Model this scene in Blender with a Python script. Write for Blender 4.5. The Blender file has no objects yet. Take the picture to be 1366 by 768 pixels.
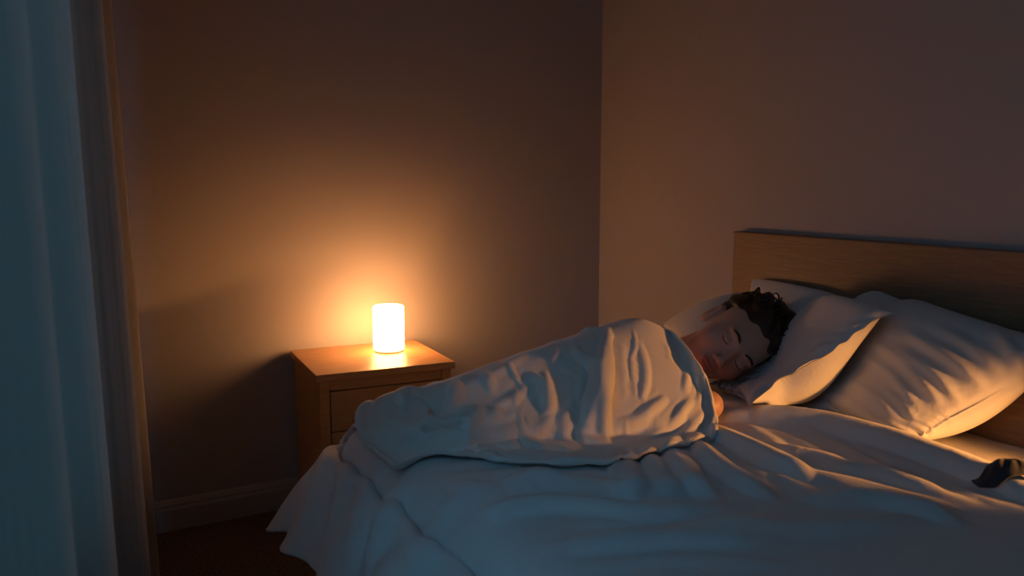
import bpy, bmesh, math
import numpy as np
from mathutils import Vector, Matrix, noise

S = bpy.context.scene
COL = S.collection
rng = np.random.default_rng(7)

# ------------------------------------------------------------------ camera, exposure, sky
FPX, HY, AZ = 1100.0, 240.0, 1.046179
PITCH = math.atan((384 - HY) / FPX)
CAM = np.array([-2.19, -3.00, 1.22])
cF = np.array([math.cos(AZ) * math.cos(PITCH), math.sin(AZ) * math.cos(PITCH), -math.sin(PITCH)])
cR = np.array([math.sin(AZ), -math.cos(AZ), 0.0])
cU = np.cross(cR, cF)
cd = bpy.data.cameras.new('camera')
cam = bpy.data.objects.new('camera', cd)
COL.objects.link(cam)
cam.matrix_world = Matrix(((cR[0], cU[0], -cF[0], CAM[0]), (cR[1], cU[1], -cF[1], CAM[1]),
                           (cR[2], cU[2], -cF[2], CAM[2]), (0, 0, 0, 1)))
cd.sensor_width = 36.0
cd.lens = FPX / 1366 * 36.0
cd.clip_start = 0.02
cd.dof.use_dof = True
cd.dof.focus_distance = 2.55
cd.dof.aperture_fstop = 3.2
S.camera = cam
S.view_settings.view_transform = 'Standard'
S.view_settings.look = 'None'
S.view_settings.exposure = 0.0
S.view_settings.gamma = 1.0
S.view_settings.use_curve_mapping = False
S.cycles.use_denoising = True
S.cycles.max_bounces = 8
S.cycles.sample_clamp_indirect = 4.0

# dusk sky seen through the window
w = bpy.data.worlds.new('dusk'); S.world = w; w.use_nodes = True
bg = w.node_tree.nodes['Background']
bg.inputs[0].default_value = (0.14, 0.40, 0.62, 1)
bg.inputs[1].default_value = 0.36
WALL_A = np.array([-2.08, 0.0]); WALL_B = np.array([-2.62, -4.2])   # the window wall runs slightly askew
wd = (WALL_B - WALL_A) / np.linalg.norm(WALL_B - WALL_A)
wn = np.array([-wd[1], wd[0]])           # into the room
if wn[0] < 0: wn = -wn
pl = bpy.data.lights.new('window_portal', 'AREA'); pl.shape = 'RECTANGLE'; pl.size = 2.1; pl.size_y = 1.75
pl.cycles.is_portal = True
po = bpy.data.objects.new('window_portal', pl); COL.objects.link(po)
pc = WALL_A + wd * 2.05 - wn * 0.06
po.matrix_world = Matrix(((wd[0], 0, -wn[0], pc[0]), (wd[1], 0, -wn[1], pc[1]), (0, 1, 0, 1.425), (0, 0, 0, 1)))
# blue dusk light arriving through the window, from high outside it
sl = bpy.data.lights.new('dusk_light', 'AREA'); sl.shape = 'RECTANGLE'; sl.size = 0.6; sl.size_y = 0.6
sl.color = (0.15, 0.52, 0.86); sl.energy = 580
so = bpy.data.objects.new('dusk_light', sl); COL.objects.link(so)
so.location = (-4.0, -4.1, 3.1)
so.rotation_euler = (Vector((-1.2, -1.4, 0.6)) - Vector(so.location)).to_track_quat('-Z', 'Y').to_euler()
# warm reading lamp on the near side of the bed, beside the headboard, out of the picture
rl = bpy.data.lights.new('reading_lamp_bulb', 'SPOT'); rl.energy = 90; rl.color = (1.0, 0.39, 0.095)
rl.spot_size = math.radians(46); rl.spot_blend = 1.0; rl.shadow_soft_size = 0.035
ro = bpy.data.objects.new('reading_lamp_bulb', rl); COL.objects.link(ro)
RL = Vector((-0.10, -2.62, 0.72)); ro.location = RL
ro.rotation_euler = (Vector((-0.52, -1.62, 0.56)) - RL).to_track_quat('-Z', 'Y').to_euler()

def ray(x, y):
    d = cF * FPX + cR * (x - 683) + cU * (384 - y)
    return d / np.linalg.norm(d)
def atz(x, y, z): d = ray(x, y); return CAM + d * (z - CAM[2]) / d[2]
def aty(x, y, Y): d = ray(x, y); return CAM + d * (Y - CAM[1]) / d[1]
def atx(x, y, X): d = ray(x, y); return CAM + d * (X - CAM[0]) / d[0]
def topx(P):
    v = np.asarray(P) - CAM
    q = v @ cF
    return 683 + FPX * (v @ cR) / q, 384 - FPX * (v @ cU) / q

# ------------------------------------------------------------------ helpers
def tag(o, label=None, cat=None, group=None, kind=None):
    if label: o['label'] = label
    if cat: o['category'] = cat
    if group: o['group'] = group
    if kind: o['kind'] = kind
    return o

def mesh_obj(name, V, Fc, mat, parent=None, smooth=True):
    me = bpy.data.meshes.new(name)
    me.from_pydata([tuple(map(float, v)) for v in V], [], [tuple(map(int, f)) for f in Fc])
    me.update()
    if smooth:
        me.polygons.foreach_set('use_smooth', [True] * len(me.polygons))
    if mat: me.materials.append(mat)
    o = bpy.data.objects.new(name, me)
    COL.objects.link(o)
    if parent: o.parent = parent
    return o

def bm_obj(name, bm, mat, parent=None, smooth=False, bevel=0.0):
    me = bpy.data.meshes.new(name)
    bmesh.ops.recalc_face_normals(bm, faces=bm.faces)
    bm.to_mesh(me); bm.free()
    if smooth: me.polygons.foreach_set('use_smooth', [True] * len(me.polygons))
    if mat: me.materials.append(mat)
    o = bpy.data.objects.new(name, me)
    COL.objects.link(o)
    if parent: o.parent = parent
    if bevel:
        b = o.modifiers.new('bevel', 'BEVEL'); b.width = bevel; b.segments = 3; b.limit_method = 'ANGLE'
    return o

def box(bm, x0, x1, y0, y1, z0, z1):
    v = [bm.verts.new((x, y, z)) for x in (x0, x1) for y in (y0, y1) for z in (z0, z1)]
    for f in ((0, 1, 3, 2), (4, 6, 7, 5), (0, 4, 5, 1), (2, 3, 7, 6), (0, 2, 6, 4), (1, 5, 7, 3)):
        bm.faces.new([v[i] for i in f])

def grid_faces(n, m, off=0, flip=False):
    i, j = np.meshgrid(np.arange(n - 1), np.arange(m - 1), indexing='ij')
    a = (i * m + j).ravel() + off
    F = np.stack([a, a + m, a + m + 1, a + 1], 1)
    return F[:, ::-1] if flip else F

def empty(name, loc, rz=0.0):
    o = bpy.data.objects.new(name, None); COL.objects.link(o)
    o.location = loc; o.rotation_euler = (0, 0, rz); o.empty_display_size = 0.1
    return o

def tube(P, R, seg=8):
    """tapered tube along polyline P with radii R -> verts, faces"""
    P = np.asarray(P, float); R = np.broadcast_to(R, len(P))
    T = np.gradient(P, axis=0); T /= np.linalg.norm(T, axis=1)[:, None] + 1e-9
    up = np.array([0.0, 0, 1]) if abs(T[0][2]) < .9 else np.array([1.0, 0, 0])
    V = []
    a = np.linspace(0, 2 * np.pi, seg, endpoint=False)
    for p, t, r in zip(P, T, R):
        n = np.cross(t, up); n /= np.linalg.norm(n) + 1e-9
        b = np.cross(t, n)
        up = np.cross(n, t)
        V.append(p + r * (np.cos(a)[:, None] * n + np.sin(a)[:, None] * b))
    n = len(P); V = np.concatenate(V)
    Fc = []
    for i in range(n - 1):
        for k in range(seg):
            k2 = (k + 1) % seg
            Fc.append((i * seg + k, i * seg + k2, (i + 1) * seg + k2, (i + 1) * seg + k))
    Fc.append(tuple(range(seg))[::-1]); Fc.append(tuple((n - 1) * seg + k for k in range(seg)))
    return V, Fc

# ------------------------------------------------------------------ materials
def new_mat(name):
    m = bpy.data.materials.new(name); m.use_nodes = True
    nt = m.node_tree
    return m, nt, nt.nodes['Principled BSDF'], nt.nodes['Material Output']
def N(nt, t, **kw):
    n = nt.nodes.new(t)
    for k, v in kw.items(): setattr(n, k, v)
    return n

def fabric(name, col, rough=0.9, weave=900, bump=0.12, sheen=0.25, mottling=0.05, soft=None):
    m, nt, p, out = new_mat(name)
    tc = N(nt, 'ShaderNodeTexCoord')
    nz = N(nt, 'ShaderNodeTexNoise'); nz.inputs['Scale'].default_value = 14; nz.inputs['Detail'].default_value = 4
    nt.links.new(tc.outputs['Object'], nz.inputs['Vector'])
    mx = N(nt, 'ShaderNodeMix', data_type='RGBA')
    mx.inputs[6].default_value = (*[c * (1 - mottling) for c in col], 1)
    mx.inputs[7].default_value = (*[min(1, c * (1 + mottling)) for c in col], 1)
    nt.links.new(nz.outputs[0], mx.inputs[0]); nt.links.new(mx.outputs[2], p.inputs['Base Color'])
    p.inputs['Roughness'].default_value = rough
    p.inputs['Sheen Weight'].default_value = sheen
    p.inputs['Specular IOR Level'].default_value = 0.2
    w1 = N(nt, 'ShaderNodeTexNoise'); w1.inputs['Scale'].default_value = weave; w1.inputs['Detail'].default_value = 2
    w2 = N(nt, 'ShaderNodeTexNoise'); w2.inputs['Scale'].default_value = 42; w2.inputs['Detail'].default_value = 5
    w2.inputs['Distortion'].default_value = 0.8
    nt.links.new(tc.outputs['Object'], w1.inputs['Vector']); nt.links.new(tc.outputs['Object'], w2.inputs['Vector'])
    b1 = N(nt, 'ShaderNodeBump'); b1.inputs['Strength'].default_value = bump; b1.inputs['Distance'].default_value = 0.0008
    b2 = N(nt, 'ShaderNodeBump'); b2.inputs['Strength'].default_value = 0.35; b2.inputs['Distance'].default_value = 0.004
    nt.links.new(w1.outputs[0], b1.inputs['Height']); nt.links.new(w2.outputs[0], b2.inputs['Height'])
    nt.links.new(b2.outputs[0], b1.inputs['Normal']); nt.links.new(b1.outputs[0], p.inputs['Normal'])
    return m

def wood(name, col, dark, scale=(1, 1, 1), rough=0.45, rings=9.0, axis='X'):
    m, nt, p, out = new_mat(name)
    tc = N(nt, 'ShaderNodeTexCoord'); mp = N(nt, 'ShaderNodeMapping')
    mp.inputs['Scale'].default_value = scale
    nt.links.new(tc.outputs['Object'], mp.inputs['Vector'])
    n1 = N(nt, 'ShaderNodeTexNoise'); n1.inputs['Scale'].default_value = rings; n1.inputs['Detail'].default_value = 8
    n1.inputs['Roughness'].default_value = 0.65; n1.inputs['Distortion'].default_value = 0.6
    nt.links.new(mp.outputs[0], n1.inputs['Vector'])
    r = N(nt, 'ShaderNodeValToRGB')
    r.color_ramp.elements[0].position = 0.32; r.color_ramp.elements[0].color = (*dark, 1)
    r.color_ramp.elements[1].position = 0.68; r.color_ramp.elements[1].color = (*col, 1)
    nt.links.new(n1.outputs[0], r.inputs[0]); nt.links.new(r.outputs[0], p.inputs['Base Color'])
    p.inputs['Roughness'].default_value = rough
    b = N(nt, 'ShaderNodeBump'); b.inputs['Strength'].default_value = 0.15; b.inputs['Distance'].default_value = 0.002
    nt.links.new(n1.outputs[0], b.inputs['Height']); nt.links.new(b.outputs[0], p.inputs['Normal'])
    return m

def paint(name, col, rough=0.8, bump=0.08):
    m, nt, p, out = new_mat(name)
    tc = N(nt, 'ShaderNodeTexCoord')
    nz = N(nt, 'ShaderNodeTexNoise'); nz.inputs['Scale'].default_value = 180; nz.inputs['Detail'].default_value = 3
    nt.links.new(tc.outputs['Object'], nz.inputs['Vector'])
    p.inputs['Base Color'].default_value = (*col, 1); p.inputs['Roughness'].default_value = rough
    p.inputs['Specular IOR Level'].default_value = 0.25
    b = N(nt, 'ShaderNodeBump'); b.inputs['Strength'].default_value = bump; b.inputs['Distance'].default_value = 0.001
    nt.links.new(nz.outputs[0], b.inputs['Height']); nt.links.new(b.outputs[0], p.inputs['Normal'])
    return m

M_wall = paint('wall_paint', (0.42, 0.395, 0.40))
M_ceil = paint('ceiling_paint', (0.45, 0.45, 0.45))
M_base = paint('baseboard_paint', (0.42, 0.41, 0.41), 0.5, 0.02)
M_oak = wood('oak_grain', (0.50, 0.27, 0.11), (0.38, 0.19, 0.075), (1.2, 9, 9), 0.38)
M_head = wood('headboard_oak', (0.25, 0.165, 0.105), (0.165, 0.108, 0.07), (9, 1.0, 14), 0.5)
M_sheet = fabric('bed_sheet_cotton', (0.62, 0.58, 0.52))
M_duvet = fabric('duvet_cotton', (0.66, 0.66, 0.66))
M_blanket = fabric('blanket_linen', (0.62, 0.60, 0.56), weave=600, bump=0.25, sheen=0.4)
M_pillow = fabric('pillow_cotton', (0.60, 0.60, 0.60))
M_skirt = fabric('bed_base_fabric', (0.22, 0.25, 0.28))
M_dark = fabric('dark_cloth', (0.03, 0.035, 0.045))
M_black = paint('dark_gap', (0.03, 0.02, 0.015))

# carpet
m, nt, p, out = new_mat('carpet_pile'); M_carpet = m
tc = N(nt, 'ShaderNodeTexCoord')
n1 = N(nt, 'ShaderNodeTexNoise'); n1.inputs['Scale'].default_value = 120; n1.inputs['Detail'].default_value = 4
nt.links.new(tc.outputs['Object'], n1.inputs['Vector'])
r = N(nt, 'ShaderNodeValToRGB')
r.color_ramp.elements[0].position = .3; r.color_ramp.elements[0].color = (0.05, 0.035, 0.025, 1)
r.color_ramp.elements[1].position = .7; r.color_ramp.elements[1].color = (0.22, 0.16, 0.12, 1)
nt.links.new(n1.outputs[0], r.inputs[0]); nt.links.new(r.outputs[0], p.inputs['Base Color'])
p.inputs['Roughness'].default_value = 1
b = N(nt, 'ShaderNodeBump'); b.inputs['Strength'].default_value = 0.8; b.inputs['Distance'].default_value = 0.01
nt.links.new(n1.outputs[0], b.inputs['Height']); nt.links.new(b.outputs[0], p.inputs['Normal'])

# sheer curtain: diffuse + translucent
def curtain_mat(name, col, trans):
    m, nt, p, out = new_mat(name)
    tc = N(nt, 'ShaderNodeTexCoord'); mp = N(nt, 'ShaderNodeMapping'); mp.inputs['Rotation'].default_value = (0, 0.6, 0.5)
    nt.links.new(tc.outputs['Object'], mp.inputs[0])
    wv = N(nt, 'ShaderNodeTexWave'); wv.inputs['Scale'].default_value = 90; wv.inputs['Distortion'].default_value = 1.5
    nt.links.new(mp.outputs[0], wv.inputs['Vector'])
    b = N(nt, 'ShaderNodeBump'); b.inputs['Strength'].default_value = 0.25; b.inputs['Distance'].default_value = 0.001
    nt.links.new(wv.outputs[1], b.inputs['Height']); nt.links.new(b.outputs[0], p.inputs['Normal'])
    p.inputs['Base Color'].default_value = (*col, 1); p.inputs['Roughness'].default_value = 0.9
    p.inputs['Specular IOR Level'].default_value = 0.1
    tr = N(nt, 'ShaderNodeBsdfTranslucent'); tr.inputs[0].default_value = (*col, 1)
    mx = N(nt, 'ShaderNodeMixShader'); mx.inputs[0].default_value = trans
    nt.links.new(p.outputs[0], mx.inputs[1]); nt.links.new(tr.outputs[0], mx.inputs[2])
    nt.links.new(mx.outputs[0], out.inputs[0])
    return m
M_curtain = curtain_mat('curtain_voile', (0.62, 0.60, 0.57), 0.5)

# lamp shade: opal glass that gives off the lamp's light
m, nt, p, out = new_mat('lit_opal_glass'); M_lamp = m
p.inputs['Base Color'].default_value = (0.9, 0.85, 0.75, 1)
p.inputs['Emission Color'].default_value = (1.0, 0.42, 0.135, 1)
p.inputs['Emission Strength'].default_value = 37.0
m, nt, p, out = new_mat('window_glass'); M_glass = m
p.inputs['Transmission Weight'].default_value = 1.0; p.inputs['Roughness'].default_value = 0.0
p.inputs['IOR'].default_value = 1.0; p.inputs['Base Color'].default_value = (0.95, 0.98, 1, 1)

# ------------------------------------------------------------------ the room
RX1, RY1, RH = 0.0, -4.2, 2.6
def struct(name, bm, mat, **kw):
    o = bm_obj(name, bm, mat, **kw); o['kind'] = 'structure'; return o
bm = bmesh.new(); box(bm, -2.9, 0.15, -4.35, 0.15, -0.1, 0.0); struct('floor', bm, M_carpet)
bm = bmesh.new(); box(bm, -2.9, 0.15, -4.35, 0.15, RH, RH + 0.1); struct('ceiling', bm, M_ceil)
bm = bmesh.new(); box(bm, -2.4, 0.15, 0.0, 0.12, 0, RH); struct('wall_back', bm, M_wall)
bm = bmesh.new(); box(bm, 0.0, 0.12, -4.3, 0.0, 0, RH); struct('wall_right', bm, M_wall)
bm = bmesh.new(); box(bm, -2.9, 0.12, -4.35, -4.2, 0, RH); struct('wall_near', bm, M_wall)
# window wall with its opening, in its own frame: s along the wall, n outwards
def wl(s, n, z):
    q = WALL_A + wd * s - wn * n
    return (q[0], q[1], z)
def wbox(bm, s0, s1, n0, n1, z0, z1):
    v = [bm.verts.new(wl(s, n, z)) for s in (s0, s1) for n in (n0, n1) for z in (z0, z1)]
    for f in ((0, 1, 3, 2), (4, 6, 7, 5), (0, 4, 5, 1), (2, 3, 7, 6), (0, 2, 6, 4), (1, 5, 7, 3)):
        bm.faces.new([v[i] for i in f])
WS0, WS1, WZ0, WZ1 = 1.0, 3.0, 0.55, 2.3
bm = bmesh.new()
wbox(bm, -0.1, WS0, 0, .12, 0, RH); wbox(bm, WS1, 4.4, 0, .12, 0, RH)
wbox(bm, WS0, WS1, 0, .12, 0, WZ0); wbox(bm, WS0, WS1, 0, .12, WZ1, RH)
struct('wall_left', bm, M_wall)
bm = bmesh.new()
for a_, b_ in ((WS0, WS0 + .06), (WS1 - .06, WS1), ((WS0 + WS1) / 2 - .03, (WS0 + WS1) / 2 + .03)):
    wbox(bm, a_, b_, .03, .09, WZ0, WZ1)
wbox(bm, WS0 + .06, WS1 - .06, .03, .09, WZ0, WZ0 + .06); wbox(bm, WS0 + .06, WS1 - .06, .03, .09, WZ1 - .06, WZ1)
wf = struct('window_1', bm, M_base)
bm = bmesh.new(); wbox(bm, WS0 + .06, WS1 - .06, .058, .062, WZ0 + .06, WZ1 - .06)
bm_obj('window_pane', bm, M_glass, wf)

# baseboards with a moulded top
def baseboard(name, A, B, inward):
    prof = [(0, 0), (.016, 0), (.016, .075), (.012, .085), (.012, .092), (.006, .105), (0, .11)]
    A = np.array(A, float); B = np.array(B, float); n_ = np.array(inward, float)
    V = []
    for E_ in (A, B):
        for d_, z_ in prof:
            q = E_ + n_ * (d_ + .001); V.append((q[0], q[1], z_))
    k = len(prof)
    Fc = [(i, (i + 1) % k, k + (i + 1) % k, k + i) for i in range(k)] + [tuple(range(k))[::-1], tuple(range(k, 2 * k))]
    o = mesh_obj(name, V, Fc, M_base, smooth=False); o['kind'] = 'structure'
baseboard('baseboard_back', (-2.05, 0), (-0.001, 0), (0, -1))
baseboard('baseboard_right', (0, -0.02), (0, -4.15), (-1, 0))
baseboard('baseboard_left', WALL_A + wd * 0.03, WALL_A + wd * 4.15, wn)

# ------------------------------------------------------------------ cloth engine (position based)
def relax(P, rest_scale, iters, coll, grav=0.0022, bend=0.35, pins=None, pin_k=0.2, damp=0.93, fric=0.6, passes=3, rest=None, slack=None, stiff=0.0):
    P = P.copy(); n, m = P.shape[:2]
    offs = [(1, 0), (0, 1), (1, 1), (1, -1), (2, 0), (0, 2)]
    cons = []
    if stiff: offs = offs + [(5, 0), (0, 5), (9, 0), (0, 9)]
    for di, dj in offs:
        I0 = slice(0, n - di); I1 = slice(di, n)
        if dj >= 0: J0 = slice(0, m - dj); J1 = slice(dj, m)
        else: J0 = slice(-dj, m); J1 = slice(0, m + dj)
        if rest is None: L = np.linalg.norm(P[I1, J1] - P[I0, J0], axis=-1)
        else: L = np.linalg.norm(rest[I1, J1] - rest[I0, J0], axis=-1)
        L = L * rest_scale
        if slack is not None: L = L * (1 + .5 * (slack[I1, J1] + slack[I0, J0]))
        ni, nj = L.shape
        k = 1.0 if (di, dj) in ((1, 0), (0, 1)) else (0.5 if abs(dj) == 1 and di == 1 else (stiff if max(di, dj) > 2 else bend))
        ii, jj = np.meshgrid(np.arange(ni), np.arange(nj), indexing='ij')
        per = max(di, abs(dj))
        key = (ii if di else jj) // per % 2
        for b_ in (0, 1):
            M_ = key == b_
            a_i, a_j = ii[M_], jj[M_] + (0 if dj >= 0 else -dj)
            ia = a_i * m + a_j; ib = (a_i + di) * m + a_j + dj
            cons.append((ia, ib, L[M_], k))
    X = P.reshape(-1, 3); prev = X.copy()
    if pins is not None:
        pidx, ptgt = pins
    contact = np.zeros(len(X), bool)
    for it in range(iters):
        v = (X - prev) * damp
        v[contact] *= (1 - fric)
        prev = X.copy()
        X = X + v
        X[:, 2] -= grav
        for _ in range(passes):
            for ia, ib, L, k in cons:
                d = X[ib] - X[ia]
                l = np.sqrt((d * d).sum(1)) + 1e-9
                d *= (k * 0.5 * (l - L) / l)[:, None]
                X[ia] += d; X[ib] -= d
            if pins is not None:
                X[pidx] += (ptgt - X[pidx]) * pin_k
            contact = coll(X)
    return X.reshape(n, m, 3)

BX0, BX1, BY0, BY1, BZ = -1.50, -0.045, -2.50, -0.90, 0.55
def coll_box(X, off=0.0, r=0.05, bz=BZ):
    lo = np.array([BX0 - off, BY0 - off, 0.05]); hi = np.array([0.6, BY1 + off, bz + off])
    c0 = lo + r; c1 = hi - r
    q = np.clip(X, c0, c1); d = X - q; l = np.sqrt((d * d).sum(1))
    M_ = (l < r) & (l > 1e-9)
    X[M_] = q[M_] + d[M_] / l[M_][:, None] * r
    ins = l <= 1e-9
    X[ins, 2] = hi[2]
    return M_ | ins
def coll_capsule(X, A, B, ra, rb):
    A = np.asarray(A); B = np.asarray(B); ab = B - A
    t = np.clip(((X - A) @ ab) / (ab @ ab), 0, 1)
    q = A + t[:, None] * ab; r = ra + (rb - ra) * t
    d = X - q; l = np.sqrt((d * d).sum(1)) + 1e-9
    M_ = l < r
    X[M_] = q[M_] + d[M_] / l[M_][:, None] * r[M_][:, None]
    return M_

def poly_ridge(XY, pts, wdt, h):
    """smooth ridge along a polyline (world xy)"""
    out = np.zeros(len(XY)); pts = np.asarray(pts)[:, :2]
    best = np.full(len(XY), 1e9); tt = np.zeros(len(XY)); n_ = len(pts) - 1
    for i in range(n_):
        a_, b_ = pts[i], pts[i + 1]; ab = b_ - a_
        t = np.clip(((XY - a_) @ ab) / (ab @ ab), 0, 1)
        d = np.linalg.norm(XY - a_ - t[:, None] * ab, axis=1)
        M_ = d < best; best[M_] = d[M_]; tt[M_] = (i + t[M_]) / n_
    w_ = wdt * (0.6 + 0.8 * tt * (1 - tt) * 2)
    return h * np.exp(-(best / w_) ** 2) * np.clip(np.sin(np.pi * np.clip(tt, .04, .96)) * 1.6, 0, 1)

HFx = np.arange(-1.6, 0.001, 0.01); HFy = np.arange(-2.6, -0.4, 0.01)
def hf_eval(H, X):
    i = np.clip((X[:, 0] - HFx[0]) / .01, 0, len(HFx) - 1.001); j = np.clip((X[:, 1] - HFy[0]) / .01, 0, len(HFy) - 1.001)
    i0 = i.astype(int); j0 = j.astype(int); fi = i - i0; fj = j - j0
    return (H[i0, j0] * (1 - fi) * (1 - fj) + H[i0 + 1, j0] * fi * (1 - fj) + H[i0, j0 + 1] * (1 - fi) * fj + H[i0 + 1, j0 + 1] * fi * fj)
def hf_raster(P, base):
    """max height of a dense point grid over the bed raster"""
    H = np.full((len(HFx), len(HFy)), base)
    n, m = P.shape[:2]
    for a_ in np.linspace(0, 1, 4)[:3]:
        for b_ in np.linspace(0, 1, 4)[:3]:
            Q = (P[:-1, :-1] * (1 - a_) * (1 - b_) + P[1:, :-1] * a_ * (1 - b_) + P[:-1, 1:] * (1 - a_) * b_ + P[1:, 1:] * a_ * b_).reshape(-1, 3)
            i = np.round((Q[:, 0] - HFx[0]) / .01).astype(int); j = np.round((Q[:, 1] - HFy[0]) / .01).astype(int)
            ok = (i >= 0) & (i < len(HFx)) & (j >= 0) & (j < len(HFy))
            np.maximum.at(H, (i[ok], j[ok]), Q[ok, 2])
    return H
def coll_hf(X, H, off):
    M_ = (X[:, 0] > HFx[0]) & (X[:, 0] < HFx[-1]) & (X[:, 1] > HFy[0]) & (X[:, 1] < HFy[-1])
    h = hf_eval(H, X) + off
    M_ &= (X[:, 2] < h) & (h > 0.3) & (X[:, 2] > h - 0.12)
    X[M_, 2] = h[M_]
    return M_

def fbm(X, sc, seed=0.0, oct=3):
    return np.array([noise.fractal(Vector((float(x[0]) * sc + seed, float(x[1]) * sc - seed, float(x[2]) * sc)), 1.0, 2.0, oct) for x in X])

def cloth_obj(name, P, mat, thick, parent=None, flip=False, sub=1, rim=0.0):
    n, m = P.shape[:2]
    o = mesh_obj(name, P.reshape(-1, 3), grid_faces(n, m, flip=flip), mat, parent)
    s = o.modifiers.new('thickness', 'SOLIDIFY'); s.thickness = thick; s.offset = 1.0; s.use_rim = True
    if sub:
        d = o.modifiers.new('smooth', 'SUBSURF'); d.levels = sub; d.render_levels = sub
    return o

def resamp(P, n, tpar=None):
    P = np.asarray(P); L = np.r_[0, np.cumsum(np.linalg.norm(np.diff(P, axis=0), axis=1))]; L /= L[-1]
    t = np.linspace(0, 1, n) if tpar is None else tpar
    # Catmull-Rom through the points
    out = np.zeros((len(t), 3))
    k = np.clip(np.searchsorted(L, t, side='right') - 1, 0, len(P) - 2)
    f = ((t - L[k]) / (L[k + 1] - L[k]))[:, None]
    p0 = P[np.clip(k - 1, 0, None)]; p1 = P[k]; p2 = P[k + 1]; p3 = P[np.clip(k + 2, None, len(P) - 1)]
    return .5 * ((2 * p1) + (-p0 + p2) * f + (2 * p0 - 5 * p1 + 4 * p2 - p3) * f ** 2 + (-p0 + 3 * p1 - 3 * p2 + p3) * f ** 3)
def px_folds(P, folds):
    """push folds out of a cloth along its normal, following the fold lines"""
    n, m = P.shape[:2]
    gu = np.gradient(P, axis=0); gv = np.gradient(P, axis=1)
    nr = np.cross(gu, gv); nr /= np.linalg.norm(nr, axis=-1, keepdims=True) + 1e-9
    if nr[n // 2, m // 2, 2] < 0: nr = -nr
    for _ in range(6):
        nr[1:-1, 1:-1] = .25 * (nr[2:, 1:-1] + nr[:-2, 1:-1] + nr[1:-1, 2:] + nr[1:-1, :-2])
    sx, sy = topx(P.reshape(-1, 3)); Q = np.stack([sx, sy], 1)
    face = (nr.reshape(-1, 3) * (CAM - P.reshape(-1, 3))).sum(1) > -.3
    disp = np.zeros(len(Q))
    for pts, wd_, h in folds:
        pts = resamp(np.c_[np.array(pts, float), np.zeros(len(pts))], 14)[:, :2]
        best = np.full(len(Q), 1e9); tt = np.zeros(len(Q)); sd = np.zeros(len(Q))
        for i in range(len(pts) - 1):
            a_, b_ = pts[i], pts[i + 1]; ab = b_ - a_
            t = np.clip(((Q - a_) @ ab) / (ab @ ab), 0, 1)
            dv_ = Q - a_ - t[:, None] * ab; d = np.linalg.norm(dv_, axis=1)
            M_ = d < best; best[M_] = d[M_]; tt[M_] = (i + t[M_]) / (len(pts) - 1)
        env = np.clip(np.sin(np.pi * np.clip(tt, .02, .98)) * 1.35, 0, 1)
        x = best / wd_
        disp += env * h * (np.exp(-1.3 * x * x) - .2 * np.exp(-((x - 1.9) / .6) ** 2))
    return P + nr * (disp * face).reshape(n, m, 1)
# ------------------------------------------------------------------ the bed
bed = empty('bed', ((BX0 + BX1) / 2, (BY0 + BY1) / 2, 0))
tag(bed, 'bed with a plain oak headboard and a fabric base under the pale bedding', 'bed')
def local(o, par):                     # geometry is authored in world space; move it into the parent's frame
    mw = Matrix.Translation(-Vector(par.location))
    if par.rotation_euler.z: mw = Matrix.Rotation(-par.rotation_euler.z, 4, 'Z') @ mw
    o.data.transform(mw); return o
HB = 1.04
bm = bmesh.new(); box(bm, -0.045, -0.004, -2.56, -0.862, 0.12, HB)
local(bm_obj('headboard', bm, M_head, bed, bevel=0.004), bed)
bm = bmesh.new(); box(bm, BX0 + .01, -0.05, BY0 + .01, BY1 - .01, 0.06, 0.32)
local(bm_obj('bed_base', bm, M_skirt, bed, bevel=0.02), bed)
for x_ in (-1.4, -0.15):
    for y_ in (-2.4, -1.0):
        bm = bmesh.new(); box(bm, x_ - .03, x_ + .03, y_ - .03, y_ + .03, 0, 0.07)
        local(bm_obj('leg', bm, M_oak, bed), bed)
bm = bmesh.new(); box(bm, BX0 + .012, -0.05, BY0 + .012, BY1 - .012, 0.322, BZ - .012)
mt = bm_obj('mattress', bm, M_sheet, bevel=0.035)
tag(mt, 'thick mattress on the fabric bed base, hidden under the bedding', 'mattress')

# fitted sheet: gently creased sleeve over the mattress top
nx, ny = 90, 90
gx = np.linspace(BX0 + .0, -0.05, nx); gy = np.linspace(BY0, BY1, ny)
G = np.zeros((nx, ny, 3)); G[..., 0] = gx[:, None]; G[..., 1] = gy[None]
nzv = fbm(G.reshape(-1, 3) * np.array([1, 2.2, 1]), 4.0, 3.0).reshape(nx, ny)
G[..., 2] = BZ - 0.004 + 0.004 * nzv
edge = np.minimum(np.minimum(gx[:, None] - gx[0], gx[-1] - gx[:, None] + 1), np.minimum(gy[None] - gy[0], gy[-1] - gy[None]))
G[..., 2] -= 0.03 * np.clip(1 - edge / 0.03, 0, 1) ** 2
sh = cloth_obj('fitted_sheet', G, M_sheet, -0.004, sub=0)
tag(sh, 'smooth fitted sheet showing bare and warmly lit at the right beside the big pillow', 'sheet')

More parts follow.
